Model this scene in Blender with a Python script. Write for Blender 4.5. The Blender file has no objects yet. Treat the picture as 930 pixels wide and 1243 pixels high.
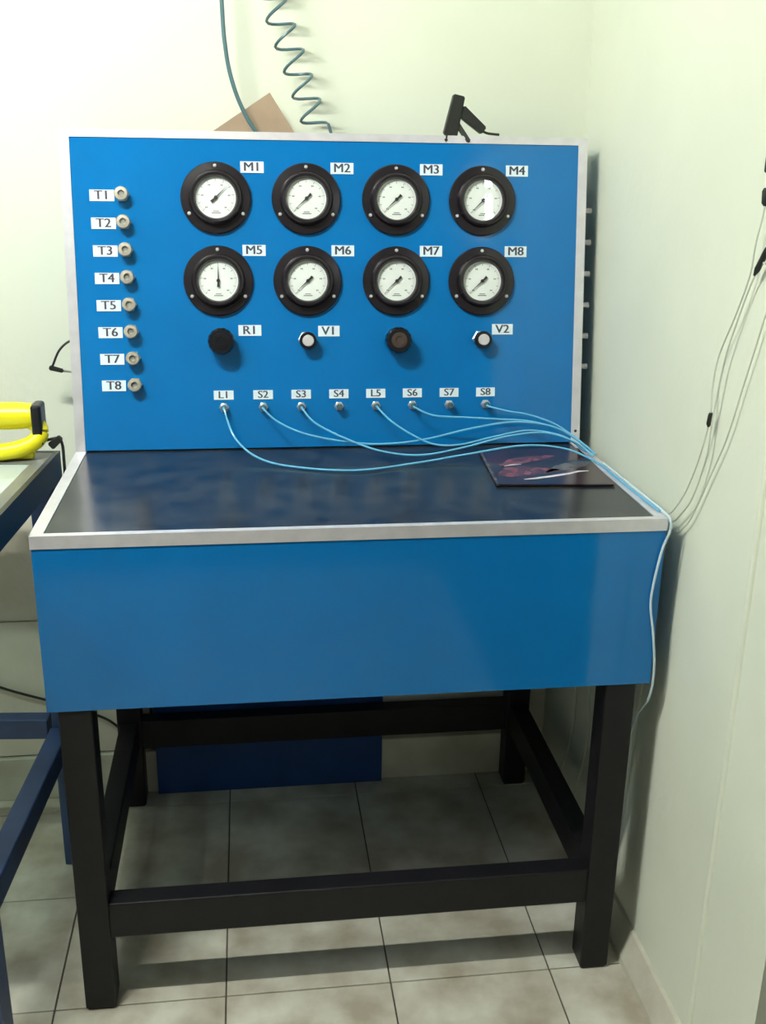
import bpy, bmesh, math, random
from mathutils import Vector, Matrix
random.seed(7)
SC = bpy.context.scene
COL = SC.collection
PI = math.pi

# ------------------------------------------------------------ camera
CAM = Vector((0.3488, -1.5951, 1.5176))
PITCH, YAW, ROLL, FPX = -0.3267, -0.1324, 0.0160, 1262.3
cd = bpy.data.cameras.new('camera'); co = bpy.data.objects.new('camera', cd); COL.objects.link(co)
def unrot(a, b):
    c, s = math.cos(ROLL), math.sin(ROLL); x = c*a - s*b[1]; z = s*a + c*b[1]
    y = b[0]
    c, s = math.cos(PITCH), math.sin(PITCH); y, z = c*y - s*z, s*y + c*z
    c, s = math.cos(YAW), math.sin(YAW); return Vector((c*x - s*y, s*x + c*y, z))
right_v = unrot(1, (0, 0)); fwd_v = unrot(0, (1, 0)); up_v = unrot(0, (0, 1))
m3 = Matrix((right_v, up_v, -fwd_v)).transposed()
co.matrix_world = Matrix.Translation(CAM) @ m3.to_4x4()
cd.sensor_fit = 'HORIZONTAL'; cd.sensor_width = 36.0; cd.lens = FPX/930*36.0
cd.clip_start = 0.02
SC.camera = co
# ------------------------------------------------------------ view + world
SC.view_settings.view_transform = 'Standard'; SC.view_settings.look = 'None'
SC.view_settings.gamma = 1.0; SC.view_settings.exposure = 0.05; SC.view_settings.use_curve_mapping = False
w = bpy.data.worlds.new('world'); SC.world = w; w.use_nodes = True
w.node_tree.nodes['Background'].inputs['Color'].default_value = (0.8, 0.9, 1.0, 1)
w.node_tree.nodes['Background'].inputs['Strength'].default_value = 0.25
LAMP = Vector((-0.34, -0.62, 2.62)); LAMP_LEN = 0.6; LAMP_E = 670.0     # fluorescent tube, along x
ROOM_E = 125.0                                                          # the room's other lamps

# ------------------------------------------------------------ materials
def mat(name, col, rough=0.5, metal=0.0, spec=0.5, var=0.0, vscale=8.0, bump=0.0, bscale=60.0, col2=None, emit=0.0, coat=0.0):
    m = bpy.data.materials.new(name); m.use_nodes = True
    nt = m.node_tree; b = nt.nodes['Principled BSDF']
    b.inputs['Base Color'].default_value = (*col, 1); b.inputs['Roughness'].default_value = rough
    b.inputs['Metallic'].default_value = metal; b.inputs['Specular IOR Level'].default_value = spec
    b.inputs['Coat Weight'].default_value = coat
    tc = nt.nodes.new('ShaderNodeTexCoord')
    if var or col2:
        n = nt.nodes.new('ShaderNodeTexNoise'); n.inputs['Scale'].default_value = vscale; n.inputs['Detail'].default_value = 6
        nt.links.new(tc.outputs['Object'], n.inputs['Vector'])
        r = nt.nodes.new('ShaderNodeValToRGB'); e = r.color_ramp.elements
        e[0].position = 0.35; e[1].position = 0.68
        c2 = col2 or tuple(max(0, c*(1-var)) for c in col)
        e[0].color = (*c2, 1); e[1].color = (*col, 1)
        nt.links.new(n.outputs['Fac'], r.inputs['Fac']); nt.links.new(r.outputs['Color'], b.inputs['Base Color'])
    if bump:
        n = nt.nodes.new('ShaderNodeTexNoise'); n.inputs['Scale'].default_value = bscale; n.inputs['Detail'].default_value = 4
        nt.links.new(tc.outputs['Object'], n.inputs['Vector'])
        bp = nt.nodes.new('ShaderNodeBump'); bp.inputs['Strength'].default_value = bump; bp.inputs['Distance'].default_value = 0.004
        nt.links.new(n.outputs['Fac'], bp.inputs['Height']); nt.links.new(bp.outputs['Normal'], b.inputs['Normal'])
    if emit:
        b.inputs['Emission Color'].default_value = (*col, 1); b.inputs['Emission Strength'].default_value = emit
    return m
M = {}
M['wall'] = mat('painted_wall', (0.73, 0.76, 0.64), 0.6, var=0.06, vscale=3.0, bump=0.35, bscale=28)
M['ceil'] = mat('ceiling_paint', (0.36, 0.36, 0.33), 0.8)  # unseen ceiling, toned down so it bounces less light
M['dado'] = mat('lower_wall', (0.72, 0.70, 0.60), 0.6, col2=(0.60, 0.55, 0.45), vscale=5.0, bump=0.2)
M['skirt'] = mat('skirting_cement', (0.62, 0.62, 0.52), 0.6, col2=(0.47, 0.44, 0.36), vscale=9.0, bump=0.2)
M['tile'] = mat('floor_tile', (0.62, 0.61, 0.53), 0.35, col2=(0.36, 0.32, 0.25), vscale=9.0, bump=0.1, bscale=40)
M['grout'] = mat('tile_grout', (0.14, 0.12, 0.10), 0.9, var=0.4)
M['blue'] = mat('blue_laminate', (0.001, 0.158, 0.46), 0.085, spec=0.5, var=0.08, vscale=6, bump=0.03, bscale=12)
M['alu'] = mat('aluminium_trim', (0.76, 0.74, 0.79), 0.35, metal=0.5, var=0.12, vscale=30)
M['top'] = mat('dark_worktop', (0.008, 0.011, 0.020), 0.22, spec=0.42, col2=(0.034, 0.034, 0.036), vscale=18, bump=0.04, bscale=18)
M['frame'] = mat('black_steel', (0.009, 0.0085, 0.011), 0.45, spec=0.3, var=0.35, vscale=14, bump=0.15, bscale=50)
M['nframe'] = mat('navy_steel', (0.032, 0.070, 0.19), 0.4, var=0.35, vscale=9, bump=0.1)
M['nedge'] = mat('navy_edge', (0.012, 0.018, 0.035), 0.35, var=0.3)
M['ntop'] = mat('grey_worktop', (0.20, 0.21, 0.20), 0.35, var=0.3)
M['mint'] = mat('mint_paper', (0.66, 0.80, 0.74), 0.3, col2=(0.60, 0.66, 0.62), vscale=14)
M['bezel'] = mat('gauge_bezel', (0.014, 0.010, 0.014), 0.25, spec=0.5, var=0.2)
M['dial'] = mat('gauge_dial', (0.80, 0.84, 0.82), 0.5)
M['ink'] = mat('dial_ink', (0.10, 0.10, 0.11), 0.6)
M['needle'] = mat('needle_black', (0.02, 0.02, 0.025), 0.4)
M['screw'] = mat('screw_steel', (0.75, 0.75, 0.76), 0.3, metal=0.6)
M['plate'] = mat('label_white', (0.70, 0.82, 0.90), 0.35)
M['letter'] = mat('label_ink', (0.06, 0.055, 0.09), 0.6)
M['brass'] = mat('nickel_brass', (0.56, 0.51, 0.42), 0.4, metal=0.45, var=0.25, vscale=80)
M['nickel'] = mat('nickel', (0.55, 0.56, 0.56), 0.3, metal=0.7, var=0.2, vscale=80)
M['knob'] = mat('black_plastic', (0.006, 0.006, 0.009), 0.3, spec=0.4)
M['knobface'] = mat('brown_plastic', (0.05, 0.032, 0.026), 0.4)
M['button'] = mat('grey_button', (0.56, 0.54, 0.56), 0.35)
M['tube'] = mat('light_blue_tube', (0.12, 0.42, 0.68), 0.25, spec=0.7)
M['teal'] = mat('teal_hose', (0.075, 0.15, 0.17), 0.4)
M['card'] = mat('cardboard', (0.40, 0.29, 0.20), 0.8, var=0.12, vscale=20)
M['cable'] = mat('black_cable', (0.012, 0.014, 0.012), 0.5)
M['wwire'] = mat('white_wire', (0.58, 0.61, 0.52), 0.4)
M['tubewhite'] = mat('pale_tube', (0.55, 0.68, 0.75), 0.3)
M['yellow'] = mat('yellow_plastic', (0.80, 0.72, 0.01), 0.35, var=0.12)
M['cover'] = mat('booklet_cover', (0.055, 0.020, 0.030), 0.2, spec=0.6, col2=(0.016, 0.014, 0.02), vscale=11)
M['pink'] = mat('print_rose', (0.24, 0.085, 0.11), 0.25, col2=(0.07, 0.022, 0.035), vscale=34)
M['pale'] = mat('print_pale', (0.62, 0.62, 0.66), 0.25)
M['greyp'] = mat('print_grey', (0.14, 0.12, 0.12), 0.25, col2=(0.05, 0.04, 0.05), vscale=30)
M['bboard'] = mat('dark_blue_board', (0.006, 0.045, 0.19), 0.4, var=0.15)
M['tubelight'] = mat('lamp_tube', (0.97, 1.0, 0.90), 0.5, emit=LAMP_E)
M['daylight'] = mat('daylight_pane', (0.92, 0.96, 1.0), 0.5, emit=45.0)
M['roomtube'] = mat('room_lamp', (0.92, 0.97, 1.0), 0.5, emit=ROOM_E)
# gauge glass: clear with a Fresnel sheen
g = bpy.data.materials.new('gauge_glass'); g.use_nodes = True; nt = g.node_tree
for n in list(nt.nodes): nt.nodes.remove(n)
o_ = nt.nodes.new('ShaderNodeOutputMaterial'); mx = nt.nodes.new('ShaderNodeMixShader'); tr = nt.nodes.new('ShaderNodeBsdfTransparent')
gl = nt.nodes.new('ShaderNodeBsdfGlossy'); gl.inputs['Roughness'].default_value = 0.02; lw = nt.nodes.new('ShaderNodeLayerWeight'); lw.inputs['Blend'].default_value = 0.5
fp = nt.nodes.new('ShaderNodeMath'); fp.operation = 'POWER'; fp.inputs[1].default_value = 5.0; nt.links.new(lw.outputs['Facing'], fp.inputs[0])
fr = nt.nodes.new('ShaderNodeMath'); fr.operation = 'MULTIPLY_ADD'; fr.inputs[1].default_value = 0.9; fr.inputs[2].default_value = 0.045; nt.links.new(fp.outputs[0], fr.inputs[0])
nt.links.new(fr.outputs[0], mx.inputs[0]); nt.links.new(tr.outputs[0], mx.inputs[1]); nt.links.new(gl.outputs[0], mx.inputs[2]); nt.links.new(mx.outputs[0], o_.inputs[0])
M['glass'] = g
g = bpy.data.materials.new('mint_glass'); g.use_nodes = True; nt = g.node_tree
for n in list(nt.nodes): nt.nodes.remove(n)
o_ = nt.nodes.new('ShaderNodeOutputMaterial'); mx = nt.nodes.new('ShaderNodeMixShader'); tr = nt.nodes.new('ShaderNodeBsdfTransparent')
pb = nt.nodes.new('ShaderNodeBsdfPrincipled'); pb.inputs['Base Color'].default_value = (0.82, 0.90, 0.86, 1); pb.inputs['Roughness'].default_value = 0.12
mx.inputs[0].default_value = 0.45; tr.inputs[0].default_value = (0.9, 1, 0.96, 1)
nt.links.new(tr.outputs[0], mx.inputs[1]); nt.links.new(pb.outputs[0], mx.inputs[2]); nt.links.new(mx.outputs[0], o_.inputs[0])
M['mintglass'] = g
M['roomwall'] = mat('room_paint', (0.30, 0.31, 0.27), 0.8, var=0.05)  # unseen walls made darker than the visible ones to cut bounced light

# ------------------------------------------------------------ mesh helpers
def link(name, me, parent=None):
    o = bpy.data.objects.new(name, me); COL.objects.link(o)
    if parent is not None: o.parent = parent
    return o
def obj(name, bm, m, parent=None, smooth=False):
    bmesh.ops.recalc_face_normals(bm, faces=bm.faces)
    me = bpy.data.meshes.new(name); bm.to_mesh(me); bm.free()
    if smooth:
        for p in me.polygons: p.use_smooth = True
        me.set_sharp_from_angle(angle=math.radians(38))
    me.materials.append(m)
    return link(name, me, parent)
def box(bm, x0, x1, y0, y1, z0, z1, bev=0.0, mtx=None):
    r = bmesh.ops.create_cube(bm, size=1.0); vs = r['verts']
    for v in vs:
        v.co = Vector((x0+(v.co.x+.5)*(x1-x0), y0+(v.co.y+.5)*(y1-y0), z0+(v.co.z+.5)*(z1-z0)))
    if bev:
        es = list({e for v in vs for e in v.link_edges})
        r2 = bmesh.ops.bevel(bm, geom=es, offset=bev, segments=2, affect='EDGES', profile=0.5)
        vs = list({v for f in r2['faces'] for v in f.verts} | {v for v in vs if v.is_valid})
    if mtx:
        for v in vs: v.co = mtx @ v.co
    return bm
def newbox(name, m, parent, x0, x1, y0, y1, z0, z1, bev=0.0):
    return obj(name, box(bmesh.new(), x0, x1, y0, y1, z0, z1, bev), m, parent)
def lathe(bm, prof, n=32, mtx=None):
    """profile of (radius, height) about local z; caps where radius is 0"""
    rings = []
    for r, z in prof:
        if r < 1e-6: ring = [bm.verts.new((0, 0, z))]
        else: ring = [bm.verts.new((r*math.cos(2*PI*i/n), r*math.sin(2*PI*i/n), z)) for i in range(n)]
        rings.append(ring)
    for a, b in zip(rings, rings[1:]):
        for i in range(n):
            j = (i+1) % n
            if len(a) == 1 and len(b) == 1: continue
            if len(a) == 1: bm.faces.new((a[0], b[i], b[j]))
            elif len(b) == 1: bm.faces.new((a[i], a[j], b[0]))
            else: bm.faces.new((a[i], a[j], b[j], b[i]))
    if mtx:
        for ring in rings:
            for v in ring: v.co = mtx @ v.co
    return bm
def prism(bm, pts, y0, y1):
    """polygon in x,z extruded along y"""
    a = [bm.verts.new((x, y0, z)) for x, z in pts]; b = [bm.verts.new((x, y1, z)) for x, z in pts]
    bm.faces.new(a); bm.faces.new(b[::-1]); n = len(pts)
    for i in range(n): bm.faces.new((a[i], b[i], b[(i+1) % n], a[(i+1) % n]))
    return bm
def smooth_path(pts, sub=8):
    P = [Vector(p) for p in pts]; P = [2*P[0]-P[1]] + P + [2*P[-1]-P[-2]]; out = []
    for i in range(1, len(P)-2):
        for k in range(sub):
            t = k/sub; a, b, c, d = P[i-1], P[i], P[i+1], P[i+2]
            out.append(0.5*((2*b)+(c-a)*t+(2*a-5*b+4*c-d)*t*t+(3*b-a-3*c+d)*t**3))
    out.append(P[-2]); return out
def tube(bm, path, r, n=8):
    path = [Vector(p) for p in path]; rings = []; ref = None
    for i, p in enumerate(path):
        t = (path[min(i+1, len(path)-1)] - path[max(i-1, 0)]).normalized()
        if ref is None: ref = Vector((0, 0, 1)) if abs(t.z) < 0.9 else Vector((1, 0, 0))
        u = (ref - t*ref.dot(t)).normalized(); ref = u; v = t.cross(u)
        rr = r[i] if isinstance(r, (list, tuple)) else r
        rings.append([bm.verts.new(p + (u*math.cos(2*PI*k/n) + v*math.sin(2*PI*k/n))*rr) for k in range(n)])
    for a, b in zip(rings, rings[1:]):
        for k in range(n): bm.faces.new((a[k], a[(k+1) % n], b[(k+1) % n], b[k]))
    bm.faces.new(rings[0][::-1]); bm.faces.new(rings[-1])
    return bm
def tubes(name, path, r, m, parent=None, n=8, sub=8):
    return obj(name, tube(bmesh.new(), smooth_path(path, sub), r, n), m, parent, smooth=True)
def tag(o, label, cat, group=None):
    o['label'] = label; o['category'] = cat
    if group: o['group'] = group
    return o
def struct(o): o['kind'] = 'structure'; return o
def thing(name, label, cat, loc=(0, 0, 0), group=None):
    o = bpy.data.objects.new(name, None); COL.objects.link(o); o.location = loc; o.empty_display_size = 0.05
    return tag(o, label, cat, group)

# ------------------------------------------------------------ room
WX, WB = 1.088, 0.73          # right wall face, back wall face
CEIL = 3.05
fl = struct(newbox('floor', M['grout'], None, -2.6, 3.2, -3.75, 0.9, -0.06, -0.0035))
PX, PY, X0, Y0 = 0.3175, 0.3185, 0.2755, 0.012
tile_me = {}
for i in range(-7, 3):
    for j in range(-7, 3):
        x0, y0 = X0+i*PX, Y0+j*PY; x1, y1 = min(x0+PX, 1.075), min(y0+PY, WB)
        if x1-x0 < 0.02: continue
        k = (round(x1-x0, 4), round(y1-y0, 4))
        if k not in tile_me:
            bm = box(bmesh.new(), 0.0016, k[0]-0.0016, 0.0016, k[1]-0.0016, -0.006, 0.0, 0.001)
            bmesh.ops.recalc_face_normals(bm, faces=bm.faces)
            me = bpy.data.meshes.new('tile'); bm.to_mesh(me); bm.free(); me.materials.append(M['tile']); tile_me[k] = me
        t = link('tile', tile_me[k], fl); t.location = (x0, y0, -random.uniform(0, 0.0006))
# tile colour clouds keyed on place so that every tile differs
nt = M['tile'].node_tree
geo = nt.nodes.new('ShaderNodeNewGeometry')
for n in nt.nodes:
    if n.type == 'TEX_NOISE': 
        for l in list(n.inputs['Vector'].links): nt.links.remove(l)
        nt.links.new(geo.outputs['Position'], n.inputs['Vector'])
struct(newbox('wall_back', M['wall'], None, -2.6, 1.24, WB, WB+0.15, 0.0, CEIL))
struct(newbox('wall_right', M['wall'], None, WX, WX+0.15, -0.43, WB, 0.0, CEIL))
struct(newbox('wall_left', M['roomwall'], None, -2.75, -2.6, -3.75, WB+0.15, 0, CEIL))
struct(newbox('wall_far_right', M['roomwall'], None, 3.2, 3.35, -3.75, WB+0.15, 0, CEIL))
struct(newbox('wall_beyond', M['roomwall'], None, 1.24, 3.2, WB, WB+0.15, 0, CEIL))
struct(newbox('ceiling', M['ceil'], None, -2.75, 3.35, -3.9, WB+0.15, CEIL, CEIL+0.1))
bm = bmesh.new()                                        # front wall with a high window opening
WXA, WXB, WZA, WZB = 1.84, 1.97, 2.50, 2.85
box(bm, -2.75, WXA, -3.9, -3.75, 0, CEIL); box(bm, WXB, 3.35, -3.9, -3.75, 0, CEIL)
box(bm, WXA, WXB, -3.9, -3.75, 0, WZA); box(bm, WXA, WXB, -3.9, -3.75, WZB, CEIL)
struct(obj('wall_front', bm, M['roomwall']))
bm = bmesh.new()
box(bm, WXA, WXA+.015, -3.84, -3.80, WZA, WZB); box(bm, WXB-.015, WXB, -3.84, -3.80, WZA, WZB)
box(bm, WXA, WXB, -3.84, -3.80, WZA, WZA+.015); box(bm, WXA, WXB, -3.84, -3.80, WZB-.015, WZB); box(bm, WXA, WXB, -3.84, -3.80, 2.71, 2.755)
wn = struct(obj('window_1', bm, M['alu'])); newbox('pane', M['daylight'], wn, WXA, WXB, -3.85, -3.845, WZA, WZB)
# lower wall course with its open joint, back skirting, sloped cement skirting on the right
struct(newbox('trim_1', M['dado'], None, -2.6, WX, WB-0.008, WB, 0.12, 0.476))
struct(newbox('trim_2', M['dado'], None, -2.6, WX, WB-0.010, WB, 0.481, 0.80, 0.002))
struct(newbox('baseboard_back', M['skirt'], None, -2.6, WX-.03, WB-0.018, WB-0.0, 0.0, 0.115, 0.002))
bm = bmesh.new()
prof = [(WX, -0.003), (1.056, -0.003), (1.058, 0.012), (1.081, 0.058), (WX, 0.060)]
a = [bm.verts.new((x, -0.43, z)) for x, z in prof]; b = [bm.verts.new((x, WB, z)) for x, z in prof]
bm.faces.new(a); bm.faces.new(b[::-1])
for i in range(5): bm.faces.new((a[i], b[i], b[(i+1) % 5], a[(i+1) % 5]))
struct(obj('baseboard_right', bm, M['skirt']))
bm = bmesh.new(); lathe(bm, [(0, 0.09), (0.0075, 0.09), (0.0075, CEIL), (0, CEIL)], 12, Matrix.Translation((WX+0.002, -0.237, 0)))
struct(obj('trim_3', bm, M['wall'], smooth=True))
# ceiling fixtures (out of frame, they light the room)
def tube_lamp(label, L, length, mtl, drop=0.05):
    t = thing('ceiling_light', label, 'light', L)
    hgt = CEIL - L[2]
    bm = box(bmesh.new(), -length/2-.03, length/2+.03, -0.05, 0.05, drop, drop+0.05, 0.006)
    box(bm, -length/2-.03, -length/2, -0.02, 0.02, -0.015, drop+.01); box(bm, length/2, length/2+.03, -0.02, 0.02, -0.015, drop+.01)
    if hgt > drop+0.06:
        for s in (-.35, .35): box(bm, s*length-.004, s*length+.004, -.004, .004, drop+.05, hgt)
    obj('housing', bm, M['alu'], t)
    obj('lamp_tube', lathe(bmesh.new(), [(0, -length/2), (0.018, -length/2), (0.018, length/2), (0, length/2)], 16, Matrix.Rotation(PI/2, 4, 'Y')), mtl, t, smooth=True)
    return t
tube_lamp('fluorescent tube light above the front of the test bench', LAMP, LAMP_LEN, M['tubelight'])
rl = tube_lamp('fluorescent tube light at the left of the room', (-1.8, -1.25, 2.94), 1.2, M['roomtube']); rl.rotation_euler = (0, 0, PI/2)

# ------------------------------------------------------------ the test bench
W, H, AP, D = 1.05, 0.9475, 0.314, 0.5013
TH = 0.1546; PL = 0.624; YB = 0.705
bench = thing('test_bench', 'blue pneumatic test bench with black steel legs, dark worktop and upright gauge panel', 'workbench')
LX0, LX1, LW, RY, ZR, RH = 0.0163, 1.0265, 0.056, 0.649, 0.158, 0.074
for lx in (LX0, LX1-LW):
    for ly in (0.003, RY):
        o = newbox('leg', M['frame'], bench, lx, lx+LW, ly, ly+LW, 0.004, H-AP+0.05, 0.003)
        obj('foot', box(bmesh.new(), lx+.004, lx+LW-.004, ly+.004, ly+LW-.004, 0.0, 0.006), M['knob'], o)
for ly in (0.008, RY+.008): newbox('rail', M['frame'], bench, LX0+LW-.004, LX1-LW+.004, ly, ly+0.042, ZR, ZR+RH, 0.003)
for lx in (LX0+.006, LX1-LW+.006): newbox('rail', M['frame'], bench, lx, lx+0.042, LW, RY+.004, ZR, ZR+RH, 0.003)
newbox('apron', M['blue'], bench, 0.0, W, 0.0, 0.016, H-AP, H-0.021, 0.0008)
for xa, xb in ((0.0, 0.016), (W-.016, W)): newbox('side_panel', M['blue'], bench, xa, xb, 0.0165, YB, H-AP, H-0.021, 0.0008)
newbox('rear_panel', M['blue'], bench, .0165, W-.0165, YB-.014, YB, H-AP, H-0.021)
newbox('drawer_floor', M['blue'], bench, .0165, W-.0165, .0165, YB-.0145, H-AP+.006, H-AP+.018)
newbox('worktop', M['top'], bench, 0.0015, W-0.0015, 0.0015, YB-.0015, H-0.0205, H-0.0018)
bm = bmesh.new(); box(bm, -0.001, W+.001, -0.0015, 0.0, H-0.022, H, 0.0); box(bm, -0.001, W+.001, 0.0, 0.012, H-0.0018, H, 0.0)
obj('edge_trim', bm, M['alu'], bench)
bm = bmesh.new(); box(bm, -0.0015, 0.0, 0.0, YB, H-0.022, H); box(bm, 0.0, 0.019, 0.012, YB, H-0.0018, H); obj('edge_trim', bm, M['alu'], bench)
bm = bmesh.new(); box(bm, W, W+0.0015, 0.0, YB, H-0.022, H); box(bm, W-0.019, W, 0.012, YB, H-0.0018, H); obj('edge_trim', bm, M['alu'], bench)

# panel frame of reference: local x right, local z up the leaning panel, local -y towards the viewer
PM = Matrix.Translation((0, D, H)) @ Matrix.Rotation(-TH, 4, 'X')
def pobj(name, bm, m, parent=None, smooth=False, base=None):
    bm.transform(PM if base is None else PM @ base)
    return obj(name, bm, m, parent if parent is not None else bench, smooth)
pobj('gauge_board', box(bmesh.new(), 0.0, W, 0.0, 0.014, 0.0015, PL), M['blue'])
def trim_piece(x0, x1, z0, z1, lipx=None):
    bm = box(bmesh.new(), x0, x1, -0.002, -0.0002, z0, z1)
    return bm
bm = trim_piece(-0.0015, 0.0175, 0.0, PL+.001); box(bm, -0.0015, -0.0002, -0.0002, 0.02, 0.0, PL+.001); pobj('edge_trim', bm, M['alu'])
bm = trim_piece(W-0.0175, W+.0015, 0.0, PL+.001); box(bm, W+.0002, W+0.0015, -0.0002, 0.02, 0.0, PL+.001)
pobj('edge_trim', bm, M['alu'])
bm = trim_piece(0.0176, W-0.0176, PL-0.0135, PL+.001); box(bm, 0.0176, W-.0176, -0.0002, 0.02, PL+.0002, PL+0.0015); pobj('edge_trim', bm, M['alu'])
for x in (W-.008,):
    for z in (0.025,): pobj('screw', lathe(bmesh.new(), [(0, .003), (.0028, .0028), (.0032, .0018), (.0032, 0)], 10, Matrix.Translation((x, 0, z)) @ Matrix.Rotation(PI/2, 4, 'X')), M['needle'])
top = PM @ Vector((0, 0.016, PL)); bot = PM @ Vector((0, 0.016, 0.002))
for xa, xb in ((0.0, 0.012), (W-.012, W)):                 # cabinet cheeks behind the board
    bm = bmesh.new(); pts = [(bot.y, H), (0.70, H), (0.70, top.z), (top.y, top.z)]
    a = [bm.verts.new((xa, y, z)) for y, z in pts]; b = [bm.verts.new((xb, y, z)) for y, z in pts]
    bm.faces.new(a); bm.faces.new(b[::-1])
    for i in range(4): bm.faces.new((a[i], b[i], b[(i+1) % 4], a[(i+1) % 4]))
    obj('cheek', bm, M['blue'], bench)
FACE = Matrix.Rotation(PI/2, 4, 'X')                       # local z of a lathe -> out of the panel
def at(x, v): return Matrix.Translation((x, 0, v)) @ FACE  # then local (x, y) run in the panel, z outwards

def text_mesh(s, size, mtx, parent):
    cu = bpy.data.curves.new('lettering', 'FONT'); cu.body = s; cu.size = size; cu.align_x = 'CENTER'; cu.align_y = 'CENTER'
    cu.offset = 0.0; cu.extrude = 0.0002; cu.resolution_u = 3
    to = bpy.data.objects.new('lettering_source', cu); COL.objects.link(to)
    bpy.context.view_layer.update()
    me = bpy.data.meshes.new_from_object(to.evaluated_get(bpy.context.evaluated_depsgraph_get()))
    bpy.data.objects.remove(to); bpy.data.curves.remove(cu)
    bm = bmesh.new()
    for dx in (-0.025*size, 0.025*size):
        m2 = me.copy(); m2.transform(Matrix.Translation((dx, 0, 0))); bm.from_mesh(m2); bpy.data.meshes.remove(m2)
    bm.to_mesh(me); bm.free()
    me.name = 'lettering'; me.transform(mtx); me.materials.clear(); me.materials.append(M['letter'])
    return link('lettering', me, parent)
def label_plate(x, v, s, wd=0.046, ht=0.0215):
    o = pobj('label_plate', box(bmesh.new(), x-wd/2, x+wd/2, -0.0016, -0.0001, v-ht/2, v+ht/2), M['plate'])
    o['label'] = 'small white label plate marked %s' % s
    text_mesh(s, ht*1.12, PM @ Matrix.Translation((0, -0.0017, 0)) @ at(x, v) @ Matrix.Diagonal((1.12, 1, 1, 1)), o)
    return o

# --- pressure gauges
GX = (0.2945, 0.473, 0.654, 0.8315); GV = (0.4985, 0.3385)
needles = {'M1': 44, 'M2': 222, 'M3': 222, 'M4': 224, 'M5': 90, 'M6': 222, 'M7': 222, 'M8': 222}
gauge_meshes = {}
def shared(key, make, m, smooth=False):
    if key not in gauge_meshes:
        bm = make(); bmesh.ops.recalc_face_normals(bm, faces=bm.faces); me = bpy.data.meshes.new(key); bm.to_mesh(me); bm.free()
        if smooth:
            for p in me.polygons: p.use_smooth = True
            me.set_sharp_from_angle(angle=math.radians(38))
        me.materials.append(m); gauge_meshes[key] = me
    return gauge_meshes[key]
def place(key, make, m, parent, mtx, smooth=False):
    o = link(key, shared(key, make, m, smooth), parent)     # the bench stands at the origin
    o.matrix_basis = mtx if parent is bench else parent.matrix_basis.inverted() @ mtx
    return o
def mk_body():
    return lathe(bmesh.new(), [(0.0, 0.0), (0.0665, 0.0), (0.0690, 0.002), (0.0690, 0.006), (0.0670, 0.008), (0.0535, 0.0095), (0.0515, 0.013), (0.0500, 0.021),
        (0.0470, 0.0235), (0.0425, 0.0230), (0.0400, 0.0195), (0.0395, 0.0125), (0.0, 0.0125)], 56)
def mk_scale():
    bm = bmesh.new()
    for i in range(51):
        a = math.radians(225 - 270*i/50); big = i % 5 == 0
        r0, r1, hw = (0.0310, 0.0365, 0.00042) if big else (0.0340, 0.0365, 0.00022)
        box(bm, r0, r1, -hw, hw, 0, 0.0002, mtx=Matrix.Rotation(a, 4, 'Z'))
    return bm
def mk_marks():
    bm = bmesh.new()                                    # blurred figures of the scale and the maker's line: plain dashes
    for i in range(0, 51, 10):
        a = math.radians(225 - 270*i/50); x, y = 0.0265*math.cos(a), 0.0265*math.sin(a)
        box(bm, x-.0022, x-.0004, y-.0013, y+.0013, 0, 0.0002); box(bm, x+.0004, x+.0022, y-.0013, y+.0013, 0, 0.0002)
    box(bm, -.009, .009, -.0300, -.0284, 0, .0002); box(bm, -.006, .006, -.0265, -.0252, 0, .0002)
    return bm
def mk_needle():
    bm = bmesh.new()                                    # points along +x, broad tail behind the hub
    pts = [(0.033, 0.0), (0.004, 0.0012), (-0.003, 0.0016), (-0.0125, 0.0030), (-0.0125, -0.0030), (-0.003, -0.0016), (0.004, -0.0012)]
    a = [bm.verts.new((x, y, 0.0)) for x, y in pts]; b = [bm.verts.new((x, y, 0.0008)) for x, y in pts]
    bm.faces.new(a); bm.faces.new(b[::-1]); n = len(pts)
    for i in range(n): bm.faces.new((a[i], b[i], b[(i+1) % n], a[(i+1) % n]))
    return lathe(bm, [(0, -.002), (0.0036, -.002), (0.0036, 0.0014), (0.0028, 0.0022), (0, 0.0022)], 16)
pointing = {'M1': 'pointing up to the right', 'M5': 'pointing straight up'}
for vi, v in enumerate(GV):
    for xi, x in enumerate(GX):
        nm = 'M%d' % (vi*4+xi+1); B = PM @ at(x, v)
        gz = place('pressure_gauge', mk_body, M['bezel'], bench, B, True)
        gz['label'] = 'round black pressure gauge marked %s, needle %s' % (nm, pointing.get(nm, 'pointing to the lower left'))
        T = lambda z, a=0: B @ Matrix.Translation((0, 0, z)) @ Matrix.Rotation(a, 4, 'Z')
        place('dial', lambda: lathe(bmesh.new(), [(0, .0007), (0.0393, .0007), (0.0393, 0), (0, 0)], 48), M['dial'], gz, T(0.0126))
        place('dial_scale', mk_scale, M['ink'], gz, T(0.0134))['kind'] = 'stuff'; place('dial_marking', mk_marks, M['ink'], gz, T(0.0134))['kind'] = 'stuff'
        place('needle', mk_needle, M['needle'], gz, T(0.0160, math.radians(needles[nm])))
        place('glass', lambda: lathe(bmesh.new(), [(0, 0), (0.0397, 0)], 48), M['glass'], gz, T(0.0192))
        for a in (90, 210, 330):
            r = 0.0608
            place('screw', lambda: lathe(bmesh.new(), [(0, .0028), (.0028, .0024), (.0036, .0008), (.0036, -.001), (0, -.001)], 12), M['screw'], gz,
                  B @ Matrix.Translation((r*math.cos(math.radians(a)), r*math.sin(math.radians(a)), 0.0095)), True)
        label_plate(x+0.0725, v+0.0600, nm)
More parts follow.
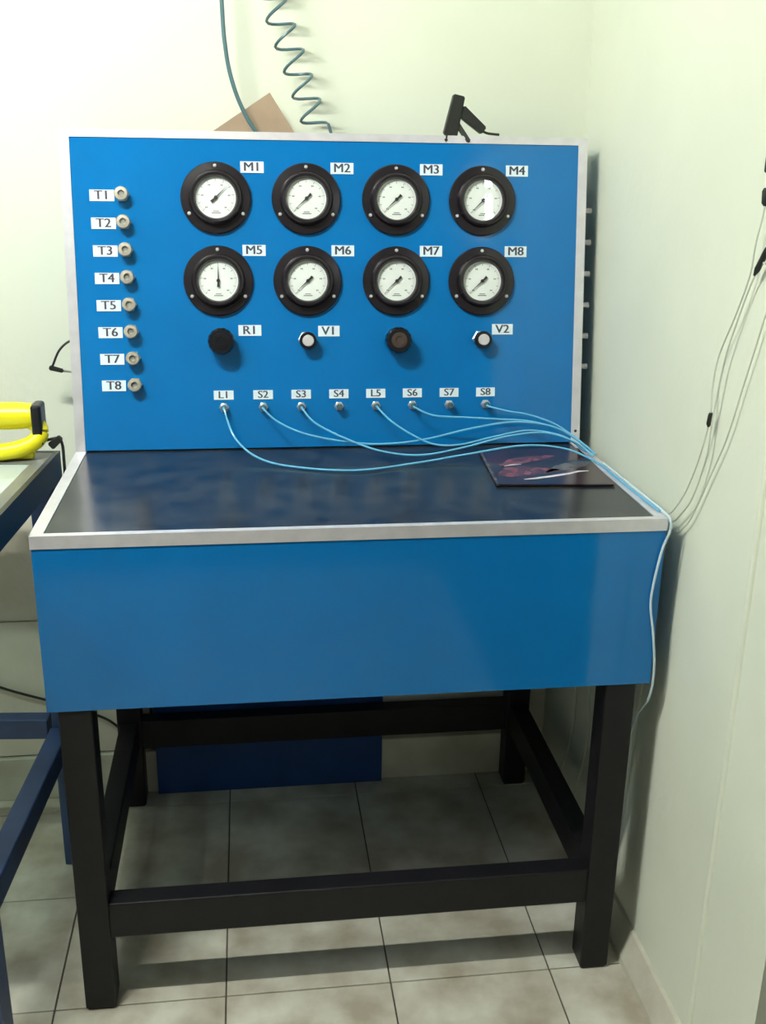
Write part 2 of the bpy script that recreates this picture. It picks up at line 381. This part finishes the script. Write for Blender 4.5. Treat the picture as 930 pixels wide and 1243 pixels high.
# --- regulators and push-button valves
def mk_knob():
    n = 28; bm = bmesh.new(); lv = [(0.0255, 0.010), (0.0270, 0.014), (0.0270, 0.036), (0.0240, 0.041)]; rings = []
    for r, z in lv:
        rings.append([bm.verts.new((( r-(0.0014 if i % 2 else 0))*math.cos(2*PI*i/n), (r-(0.0014 if i % 2 else 0))*math.sin(2*PI*i/n), z)) for i in range(n)])
    for a, b in zip(rings, rings[1:]):
        for i in range(n): bm.faces.new((a[i], a[(i+1) % n], b[(i+1) % n], b[i]))
    bm.faces.new(rings[0][::-1]); bm.faces.new(rings[-1])
    lathe(bm, [(0, 0), (0.021, 0), (0.022, 0.003), (0.022, 0.009), (0.016, 0.0105), (0, 0.0105)], 28)
    return bm
VR = 0.2155
for x, fm in ((0.297, 'knob'), (0.6555, 'knobface')):
    k = place('regulator_knob', mk_knob, M['knob'], bench, PM @ at(x, VR+.004), True)
    place('knob_cap_' + ('brown' if fm == 'knobface' else 'black'), lambda: lathe(bmesh.new(), [(0, 0.0), (0.0165, 0.0), (0.0155, 0.0018), (0.0085, 0.0022), (0.0075, 0.0008), (0, 0.0008)], 24), M[fm], k, PM @ at(x, VR+.004) @ Matrix.Translation((0, 0, 0.0411)), True)
    k['label'] = 'ribbed black regulator knob below gauge M5 marked R1' if fm == 'knob' else 'ribbed black regulator knob with brown cap below gauge M7'
for x, s in ((0.471, 'V1'), (0.834, 'V2')):
    k = place('push_button', lambda: lathe(bmesh.new(), [(0, 0), (0.0165, 0), (0.0165, 0.004), (0.0135, 0.0045), (0.0135, 0.008), (0.0170, 0.010), (0.0178, 0.024), (0.0165, 0.026), (0.0120, 0.026), (0.0120, 0.023), (0, 0.023)], 32), M['knob'], bench, PM @ at(x, VR+.004), True)
    k['label'] = 'push button valve with pale grey cap marked %s' % s
    place('mounting_nut', lambda: lathe(bmesh.new(), [(0.0, 0.0002), (0.0175, 0.0002), (0.0175, 0.004), (0.0155, 0.005), (0.0, 0.006)], 6), M['nickel'], k, PM @ at(x-0.002, VR+.006))
    place('button_cap', lambda: lathe(bmesh.new(), [(0, 0.0245), (0.0117, 0.0245), (0.0117, 0.027), (0.0105, 0.029), (0, 0.0295)], 28), M['button'], k, PM @ at(x, VR+.004), True)
label_plate(0.3545, 0.2405, 'R1'); label_plate(0.5150, 0.2385, 'V1', 0.044); label_plate(0.8785, 0.2405, 'V2', 0.044)
# --- tapping points T1..T8 down the left side
def mk_tap():
    bm = lathe(bmesh.new(), [(0, 0), (0.0145, 0), (0.0145, 0.006), (0.0125, 0.007), (0, .007)], 6)
    return lathe(bm, [(0.010, 0.006), (0.0108, 0.009), (0.0132, 0.0095), (0.0137, 0.012), (0.0137, 0.020), (0.0120, 0.023), (0.0065, 0.0235), (0.0058, 0.018), (0, 0.018)], 20)
for i in range(8):
    v = 0.5015 - i*0.0528; x = 0.1135+i*0.0013
    o = place('tapping_point', mk_tap, M['brass'], bench, PM @ at(x, v+.002), True); o['label'] = 'dull brass tapping point marked T%d' % (i+1)
    place('port_hole', lambda: lathe(bmesh.new(), [(0, 0.001), (0.003, 0.001), (0.0057, 0)], 16), M['nickel'], o, PM @ at(x, v+.002) @ Matrix.Translation((0, 0, 0.0182)))
    label_plate(0.0745+i*0.0008, v, 'T%d' % (i+1), 0.047, 0.0215)
# --- push-in ports along the foot of the panel
PXs = (0.298, 0.378, 0.456, 0.534, 0.611, 0.688, 0.766, 0.844)
marks = ('L1', 'S2', 'S3', 'S4', 'L5', 'S6', 'S7', 'S8')
def mk_port():
    bm = lathe(bmesh.new(), [(0, 0), (0.0098, 0), (0.0098, 0.004), (0.0080, 0.005), (0, .005)], 6)
    return lathe(bm, [(0.0068, 0.0045), (0.0074, 0.008), (0.0074, 0.016), (0.0062, 0.018), (0.0040, 0.018), (0.0036, 0.014), (0, 0.014)], 18)
for x, s in zip(PXs, marks):
    o = place('tube_port', mk_port, M['nickel'], bench, PM @ at(x, 0.0850), True); o['label'] = 'small nickel push-in port marked %s' % s
    place('release_ring', lambda: lathe(bmesh.new(), [(0.0035, 0.017), (0.0062, 0.0182), (0.0058, 0.0205), (0.0036, 0.0205), (0.0035, 0.017)], 18), M['teal'], o, PM @ at(x, 0.0850), True)
    label_plate(x, 0.1105, s, 0.040, 0.0185)
# --- fittings along the right cheek
for i in range(6):
    z = 1.4225 - i*0.0640
    yy = D + math.tan(TH)*(z-H) + 0.028
    Mx = Matrix.Translation((W, yy, z)) @ Matrix.Rotation(PI/2, 4, 'Y')
    place('side_fitting', lambda: lathe(bmesh.new(), [(0, 0), (0.008, 0), (0.008, 0.006), (0.0055, 0.0065), (0.0055, 0.018), (0.0062, 0.0185), (0.0062, 0.022), (0, 0.022)], 14), M['button'], bench, Mx, True)

# ------------------------------------------------------------ light blue tubes from the ports to the right edge
def port_tip(i, out=0.019):
    return PM @ Vector((PXs[i], -out, 0.085))
def lay(i, pts, label, end=True):
    p = port_tip(i); q = port_tip(i, 0.034) + Vector((0.001, 0, -0.003))
    o = tubes('air_tube', [p, q] + pts, 0.0021, M['tube'], n=8, sub=7)
    tag(o, label, 'tube', 'light blue air tubes of the test bench'); return o
T_ = H + 0.0024
lay(0, [(0.318, 0.452, 0.985), (0.360, 0.40, 0.958), (0.425, 0.355, T_), (0.547, 0.318, T_), (0.67, 0.355, T_+.001), (0.79, 0.385, 0.960), (0.90, 0.395, 0.972), (0.985, 0.39, 0.965), (1.034, 0.34, T_+.001), (1.040, 0.24, T_+.0005), (1.043, 0.12, T_+.0005), (1.047, 0.03, T_+.001)],
    'light blue tube from port L1, sagging lowest across the worktop')
lay(1, [(0.405, 0.468, 1.012), (0.455, 0.448, 0.992), (0.53, 0.438, 0.977), (0.61, 0.434, 0.970), (0.70, 0.436, 0.977), (0.80, 0.440, 0.998), (0.89, 0.44, 1.010), (0.97, 0.43, 1.001), (1.025, 0.41, 0.972), (1.046, 0.375, 0.9555)],
    'light blue tube from port S2, dipping to the foot of the panel')
lay(2, [(0.480, 0.462, 1.010), (0.535, 0.435, 0.985), (0.61, 0.405, 0.963), (0.69, 0.392, 0.957), (0.78, 0.405, 0.968), (0.87, 0.42, 0.985), (0.95, 0.425, 0.990), (1.01, 0.405, 0.975), (1.038, 0.365, 0.954)],
    'light blue tube from port S3, running under the tube of port S2')
lay(4, [(0.635, 0.462, 1.012), (0.675, 0.440, 0.988), (0.72, 0.425, 0.970), (0.775, 0.425, 0.968), (0.84, 0.432, 0.980), (0.92, 0.438, 0.992), (0.99, 0.425, 0.982), (1.032, 0.39, 0.957)],
    'light blue tube from port L5, the short one that dips steeply')
lay(5, [(0.725, 0.467, 1.020), (0.790, 0.462, 1.016), (0.86, 0.458, 1.012), (0.93, 0.448, 1.008), (1.00, 0.430, 0.989), (1.040, 0.395, 0.960)],
    'light blue tube from port S6, running nearly level to the right')
lay(7, [(0.885, 0.468, 1.026), (0.925, 0.460, 1.020), (0.975, 0.446, 1.004), (1.018, 0.425, 0.978), (1.043, 0.39, 0.9565)],
    'light blue tube from port S8, the shortest, beside the booklet')
tag(tubes('air_tube', [(1.047, 0.33, T_+.001), (1.0505, 0.16, T_+.001), (1.052, 0.02, T_+.0008), (1.053, -0.006, H-.004), (1.053, -0.007, 0.925), (1.044, -0.006, 0.895), (1.036, -0.005, 0.84), (1.034, -0.004, 0.79), (1.045, -0.004, 0.73), (1.054, -0.003, 0.66), (1.056, 0.01, 0.60), (1.057, 0.04, 0.56), (1.066, 0.09, 0.50), (1.074, 0.16, 0.30), (1.078, 0.22, 0.12), (1.04, 0.28, 0.006), (0.99, 0.33, 0.0045)], 0.0022, M['tubewhite']),
    'pale tube hanging down over the right end of the blue front', 'tube')

# ------------------------------------------------------------ booklet on the worktop
bk = thing('booklet', 'thin dark glossy booklet with rose and white streaks on the worktop', 'booklet', (0.915, 0.32, H))
bm = bmesh.new(); pts = [(-0.113, -0.116), (0.108, -0.132), (0.116, 0.124), (-0.095, 0.126)]
def slab(pts, z0, z1):
    bm = bmesh.new(); a = [bm.verts.new((x, y, z0)) for x, y in pts]; b = [bm.verts.new((x, y, z1)) for x, y in pts]
    bm.faces.new(a[::-1]); bm.faces.new(b); n = len(pts)
    for i in range(n): bm.faces.new((a[i], a[(i+1) % n], b[(i+1) % n], b[i]))
    return bm
sc = lambda k: [(x*k, y*k) for x, y in pts]
obj('back_cover', slab(pts, 0.0002, 0.0008), M['cover'], bk); obj('pages', slab(sc(.975), 0.0008, 0.0024), M['greyp'], bk)
fc = obj('front_cover', slab(pts, 0.0024, 0.0031), M['cover'], bk)
obj('spine', slab([(-0.1145, -0.116), (-0.110, -0.116), (-0.092, 0.126), (-0.0965, 0.126)], 0.0002, 0.0034), M['greyp'], bk)
def streak(name, ctr, m, z=0.0034):
    n = len(ctr); up = [(x, y+w_) for x, y, w_ in ctr]; dn = [(x, y-w_) for x, y, w_ in ctr][::-1]
    return obj(name, slab(up+dn, 0.00311, z), m, fc)
streak('rose_print', [(-0.098, -0.055, 0.004), (-0.075, -0.040, .030), (-0.04, -0.032, .030), (-0.005, -0.032, .018), (0.03, -0.03, .003)], M['pink'])
streak('rose_print', [(-0.080, 0.010, 0.003), (-0.050, 0.030, .020), (-0.01, 0.048, .018), (0.03, 0.062, .012), (0.05, 0.070, .001)], M['pink'])
streak('pale_print', [(-0.055, -0.088, 0.0015), (-0.03, -0.083, .0045), (0.0, -0.073, .005), (0.04, -0.058, .0045), (0.065, -0.044, .004), (0.085, -0.042, .001)], M['pale'], 0.0035)
streak('pale_print', [(-0.072, 0.002, 0.001), (-0.055, 0.010, .003), (-0.035, 0.014, .001)], M['pale'], 0.0035)
streak('grey_print', [(0.0, -0.045, 0.002), (0.03, -0.02, .018), (0.07, 0.0, .022), (0.10, 0.01, .006)], M['greyp'])

# ------------------------------------------------------------ above and behind the panel
bm = bmesh.new(); a0, b0 = 0.38, 0.5815; ang = math.radians(33)
mt = Matrix.Translation((0.407, 0, 1.643)) @ Matrix.Rotation(-ang, 4, 'Y')
box(bm, -a0, 0, 0.686, 0.690, -b0, 0, mtx=mt)
o = obj('cardboard_sheet', bm, M['card']); tag(o, 'brown cardboard sheet behind the panel, one corner showing above', 'cardboard')
# coiled hose
cx = lambda z: 0.418 + (1.80-z)*0.36 if z < 1.80 else 0.418 - 0.30*(z-1.80) + 0.05*(z-1.80)**2
path = []; z = 1.5585; turn = 0.0
zt = 2.95; pitch = 0.0452; nst = 14
total = int((zt-1.575)/pitch*nst)
path.append((cx(1.50)+0.02, 0.655, 1.48)); path.append((cx(1.53)+0.022, 0.650, 1.54))
for k in range(total):
    zz = 1.575 + k*pitch/nst; a = 2*PI*k/nst
    path.append((cx(zz)+0.0235*math.cos(a), 0.640+0.0235*math.sin(a), zz + 0.40*0.0235*math.cos(a)))
path.append((cx(zt), 0.64, CEIL))
o = obj('coiled_hose', tube(bmesh.new(), path, 0.0030, 6), M['teal'], smooth=True); tag(o, 'teal spring-coiled air hose hanging down behind the panel', 'hose')
tag(tubes('air_hose', [(0.300, 0.665, CEIL), (0.305, 0.665, 2.3), (0.316, 0.650, 1.83), (0.322, 0.645, 1.715), (0.336, 0.645, 1.648), (0.358, 0.645, 1.596), (0.381, 0.645, 1.560), (0.41, 0.645, 1.50)], 0.0042, M['teal'], n=10),
    'straight teal air hose curving down to the cardboard corner', 'hose')
# small black hand tool on the top edge
tz = (PM @ Vector((0, 0, PL))).z + 0.0015; ty = 0.607
t = thing('hand_tool', 'small black hand tool straddling the top edge of the panel', 'tool', (0.79, ty, tz))
def limb(name, p, q, w0, w1, th, parent, m):
    p, q = Vector(p), Vector(q); d = (q-p).normalized(); s = Vector((d.z, 0, -d.x)); y = Vector((0, th/2, 0)); bm = bmesh.new()
    v = [bm.verts.new(c) for c in (p-s*w0-y, p+s*w0-y, p+s*w0+y, p-s*w0+y, q-s*w1-y, q+s*w1-y, q+s*w1+y, q-s*w1+y)]
    for f in ((0, 1, 2, 3), (4, 5, 6, 7), (0, 1, 5, 4), (1, 2, 6, 5), (2, 3, 7, 6), (3, 0, 4, 7)): bm.faces.new([v[i] for i in f])
    bmesh.ops.bevel(bm, geom=list(bm.edges), offset=0.002, segments=2, affect='EDGES')
    return obj(name, bm, m, parent, smooth=True)
limb('body', (-0.024, 0, 0.000), (-0.008, 0, 0.076), 0.014, 0.0115, 0.022, t, M['cable'])
limb('handle', (-0.004, 0, 0.048), (0.045, 0, 0.010), 0.012, 0.0085, 0.018, t, M['cable'])
limb('lever', (-0.012, 0, 0.025), (0.014, -0.012, -0.012), 0.0055, 0.0045, 0.010, t, M['cable'])
limb('lever', (-0.030, 0, 0.015), (-0.034, -0.012, -0.012), 0.0050, 0.0035, 0.010, t, M['cable'])
tubes('nozzle', [(0.042, 0, 0.010), (0.055, 0, 0.0055), (0.078, 0, 0.0035)], 0.0026, M['cable'], t)
# black cable loop at the left edge of the panel
lp = thing('cable_loop', 'short black cable loop with plug sticking out left of the panel', 'cable', (0, 0.66, 1.10))
tubes('cable', [(0.015, 0.0, 0.045), (-0.018, 0.0, 0.047), (-0.044, 0.0, 0.028), (-0.060, 0.0, -0.003), (-0.064, 0.0, -0.012)], 0.0024, M['cable'], lp)
limb('plug', (-0.069, 0, -0.010), (-0.040, 0, -0.018), 0.0052, 0.0040, 0.009, lp, M['cable']); limb('plug_tip', (-0.042, 0, -0.017), (0.004, 0, -0.024), 0.0024, 0.0022, 0.005, lp, M['nickel'])

# ------------------------------------------------------------ under and behind the bench
o = newbox('blue_board', M['bboard'], None, 0.098, 0.662, WB-0.0288, WB-0.0185, 0.0, 0.60, 0.001); tag(o, 'dark blue board standing upright against the wall under the bench', 'board')
tag(tubes('power_cable', [(-0.75, 0.715, 0.44), (-0.42, 0.715, 0.375), (-0.225, 0.712, 0.300), (-0.120, 0.710, 0.262), (-0.02, 0.7135, 0.215), (0.028, 0.7135, 0.170), (0.060, 0.7135, 0.155), (0.080, 0.7135, 0.170), (0.09, 0.7145, 0.22), (0.09, 0.715, 0.34)], 0.0032, M['cable']),
    'thin black cable sagging along the wall behind the bench legs', 'cable')
for dx, a, lb in ((0.0, 0.40, 'thin pale wire hanging on the wall behind the right rear leg'), (0.0, 0.30, 'thin pale wire curving on the wall, nearer than the other one')):
    tag(tubes('wall_wire', [(WX-.004, a+.16, 0.68), (WX-.004, a+.13, 0.50), (WX-.004, a+.08, 0.33), (WX-.004, a+.10, 0.2), (WX-.005, a+.16, 0.075), (WX-.011, a+.2, 0.064)], 0.0025, M['wwire']), lb, 'wire')

# ------------------------------------------------------------ wires on the right wall
def wallwire(pts, label, con):
    t = thing('hanging_wire', label, 'wire', (WX, -0.1, 1.2), 'pale wires hanging on the right wall')
    tubes('wire', [(x-WX, y+.1, z-1.2) for x, y, z in pts], 0.0014, M['wwire'], t, n=6)
    for p, q, w_ in con:
        p = Vector((p[0]-WX, p[1]+.1, p[2]-1.2)); q = Vector((q[0]-WX, q[1]+.1, q[2]-1.2))
        obj('connector', tube(bmesh.new(), [p, p.lerp(q, .15), p.lerp(q, .8), q], [w_*.6, w_, w_, w_*.4], 8), M['cable'], t, smooth=True)
wallwire([(1.082, -0.150, 1.60), (1.076, -0.153, 1.47), (1.074, -0.143, 1.41), (1.074, -0.137, 1.365), (1.074, -0.108, 1.305), (1.074, -0.068, 1.235), (1.074, -0.060, 1.180), (1.074, -0.064, 1.140), (1.074, -0.045, 1.073), (1.074, -0.008, 1.00), (1.074, 0.04, 0.945), (1.074, 0.10, 0.90), (1.078, 0.14, 0.70), (1.08, 0.2, 0.3)],
    'thin pale wire down the right wall with a black connector halfway', [((1.074, -0.0655, 1.146), (1.074, -0.061, 1.122), 0.0042), ((1.077, -0.148, 1.488), (1.077, -0.152, 1.463), 0.006)])
wallwire([(1.082, -0.178, 1.62), (1.077, -0.180, 1.41), (1.076, -0.166, 1.386), (1.076, -0.144, 1.360), (1.076, -0.118, 1.310), (1.076, -0.088, 1.240), (1.076, -0.074, 1.170), (1.076, -0.068, 1.125), (1.076, -0.062, 1.07), (1.076, -0.028, 0.99), (1.076, 0.020, 0.94), (1.077, 0.08, 0.88), (1.08, 0.12, 0.66), (1.08, 0.18, 0.25)],
    'thin pale wire with a slanting black clip near its top', [((1.075, -0.182, 1.412), (1.075, -0.149, 1.368), 0.0045)])
wallwire([(1.083, -0.215, 1.50), (1.080, -0.205, 1.375), (1.080, -0.175, 1.28), (1.080, -0.150, 1.21), (1.080, -0.118, 1.12), (1.080, -0.08, 1.05), (1.080, -0.028, 0.96), (1.080, 0.01, 0.92), (1.081, 0.07, 0.86), (1.081, 0.1, 0.60), (1.081, 0.15, 0.2)],
    'thin pale line without connector, nearest the camera on the right wall', [])  # third pale line, drawn as a thin tube close to the wall
o = newbox('wall_socket', M['cable'], None, WX-.016, WX, -0.185, -0.142, 1.508, 1.545, 0.003); tag(o, 'small black socket on the right wall above the pale wires', 'socket')

# ------------------------------------------------------------ neighbouring bench at the left
nb = thing('workbench', 'bench with pale glass top and navy blue steel frame at the left', 'workbench', (-0.052, 0.25, 0))
nb.rotation_euler = (0, 0, -math.radians(4.5))
def nbx(name, m, *a): return newbox(name, m, nb, *a)
NT = 0.950; YA, YR, XL = -0.42, 0.25, -0.95
nbx('glass_top', M['mintglass'], XL+.035, -0.0355, YA+.035, YR-.0925, NT-.010, NT-.002)
nbx('top_border', M['ntop'], XL, -.0105, YR-.092, YR-.0105, NT-.015, NT); nbx('top_border', M['ntop'], XL, -.0105, YA+.0105, YA+.0345, NT-.015, NT)
nbx('top_border', M['ntop'], -0.035, -.0105, YA+.035, YR-.0925, NT-.015, NT); nbx('top_border', M['ntop'], XL+.0005, XL+.0345, YA+.035, YR-.0925, NT-.015, NT)
nbx('edge_band', M['nedge'], -0.010, 0.0, YA, YR, NT-0.056, NT+.001); nbx('edge_band', M['nedge'], XL-.010, XL-.0005, YA, YR, NT-0.056, NT+.001)
nbx('edge_band', M['nedge'], XL, -.0105, YA, YA+.010, NT-0.056, NT+.001); nbx('edge_band', M['nedge'], XL, -.0105, YR-.010, YR, NT-0.056, NT+.001)
for lx in (XL+.004, -0.0525):
    for ly in (YA+.011, YR-.061): nbx('leg', M['nframe'], lx, lx+.050, ly, ly+.050, 0, NT-.0155, .003)
nbx('rail', M['nframe'], -0.056, -0.016, YA+.060, YR-.060, 0.300, 0.352, .003); nbx('rail', M['nframe'], XL+.008, XL+.048, YA+.060, YR-.060, 0.300, 0.352, .003)
nbx('rail', M['nframe'], XL+.053, -0.063, YR-.055, YR-.017, 0.320, 0.366, .003)
# yellow tool
yt = thing('power_tool', 'bright yellow hand tool with loop grip and black nose on the left bench', 'tool', (-0.122, 0.448, NT+.0012))
ring = [(0.085*math.cos(a)-0.02, 0.018*math.sin(a), 0.0515+0.034*math.sin(a)) for a in [2*PI*k/28 for k in range(29)]]
bm = tube(bmesh.new(), ring, 0.0165, 12); obj('grip', bm, M['yellow'], yt, smooth=True)
bm = lathe(bmesh.new(), [(0, -0.12), (0.021, -0.118), (0.026, -0.08), (0.027, 0.02), (0.024, 0.052), (0, 0.052)], 24, Matrix.Translation((0, 0.01, 0.083)) @ Matrix.Rotation(PI/2, 4, 'Y'))
obj('body', bm, M['yellow'], yt, smooth=True)
bm = box(bmesh.new(), 0.052, 0.072, -0.018, 0.034, 0.028, 0.108, 0.005); obj('nose', bm, M['knob'], yt)
bm = box(bmesh.new(), -0.10, 0.05, -0.012, 0.012, 0.0003, 0.020, 0.004); obj('base', bm, M['yellow'], yt)
tubes('cord', [(0.058, 0.0, 0.03), (0.078, 0.010, 0.034), (0.095, 0.016, 0.034), (0.102, 0.014, 0.02), (0.103, 0.010, -0.02), (0.103, 0.008, -0.07)], 0.0030, M['cable'], yt)
limb('cord_plug', (0.080, 0.010, 0.020), (0.101, 0.010, 0.038), 0.008, 0.006, 0.014, yt, M['cable'])
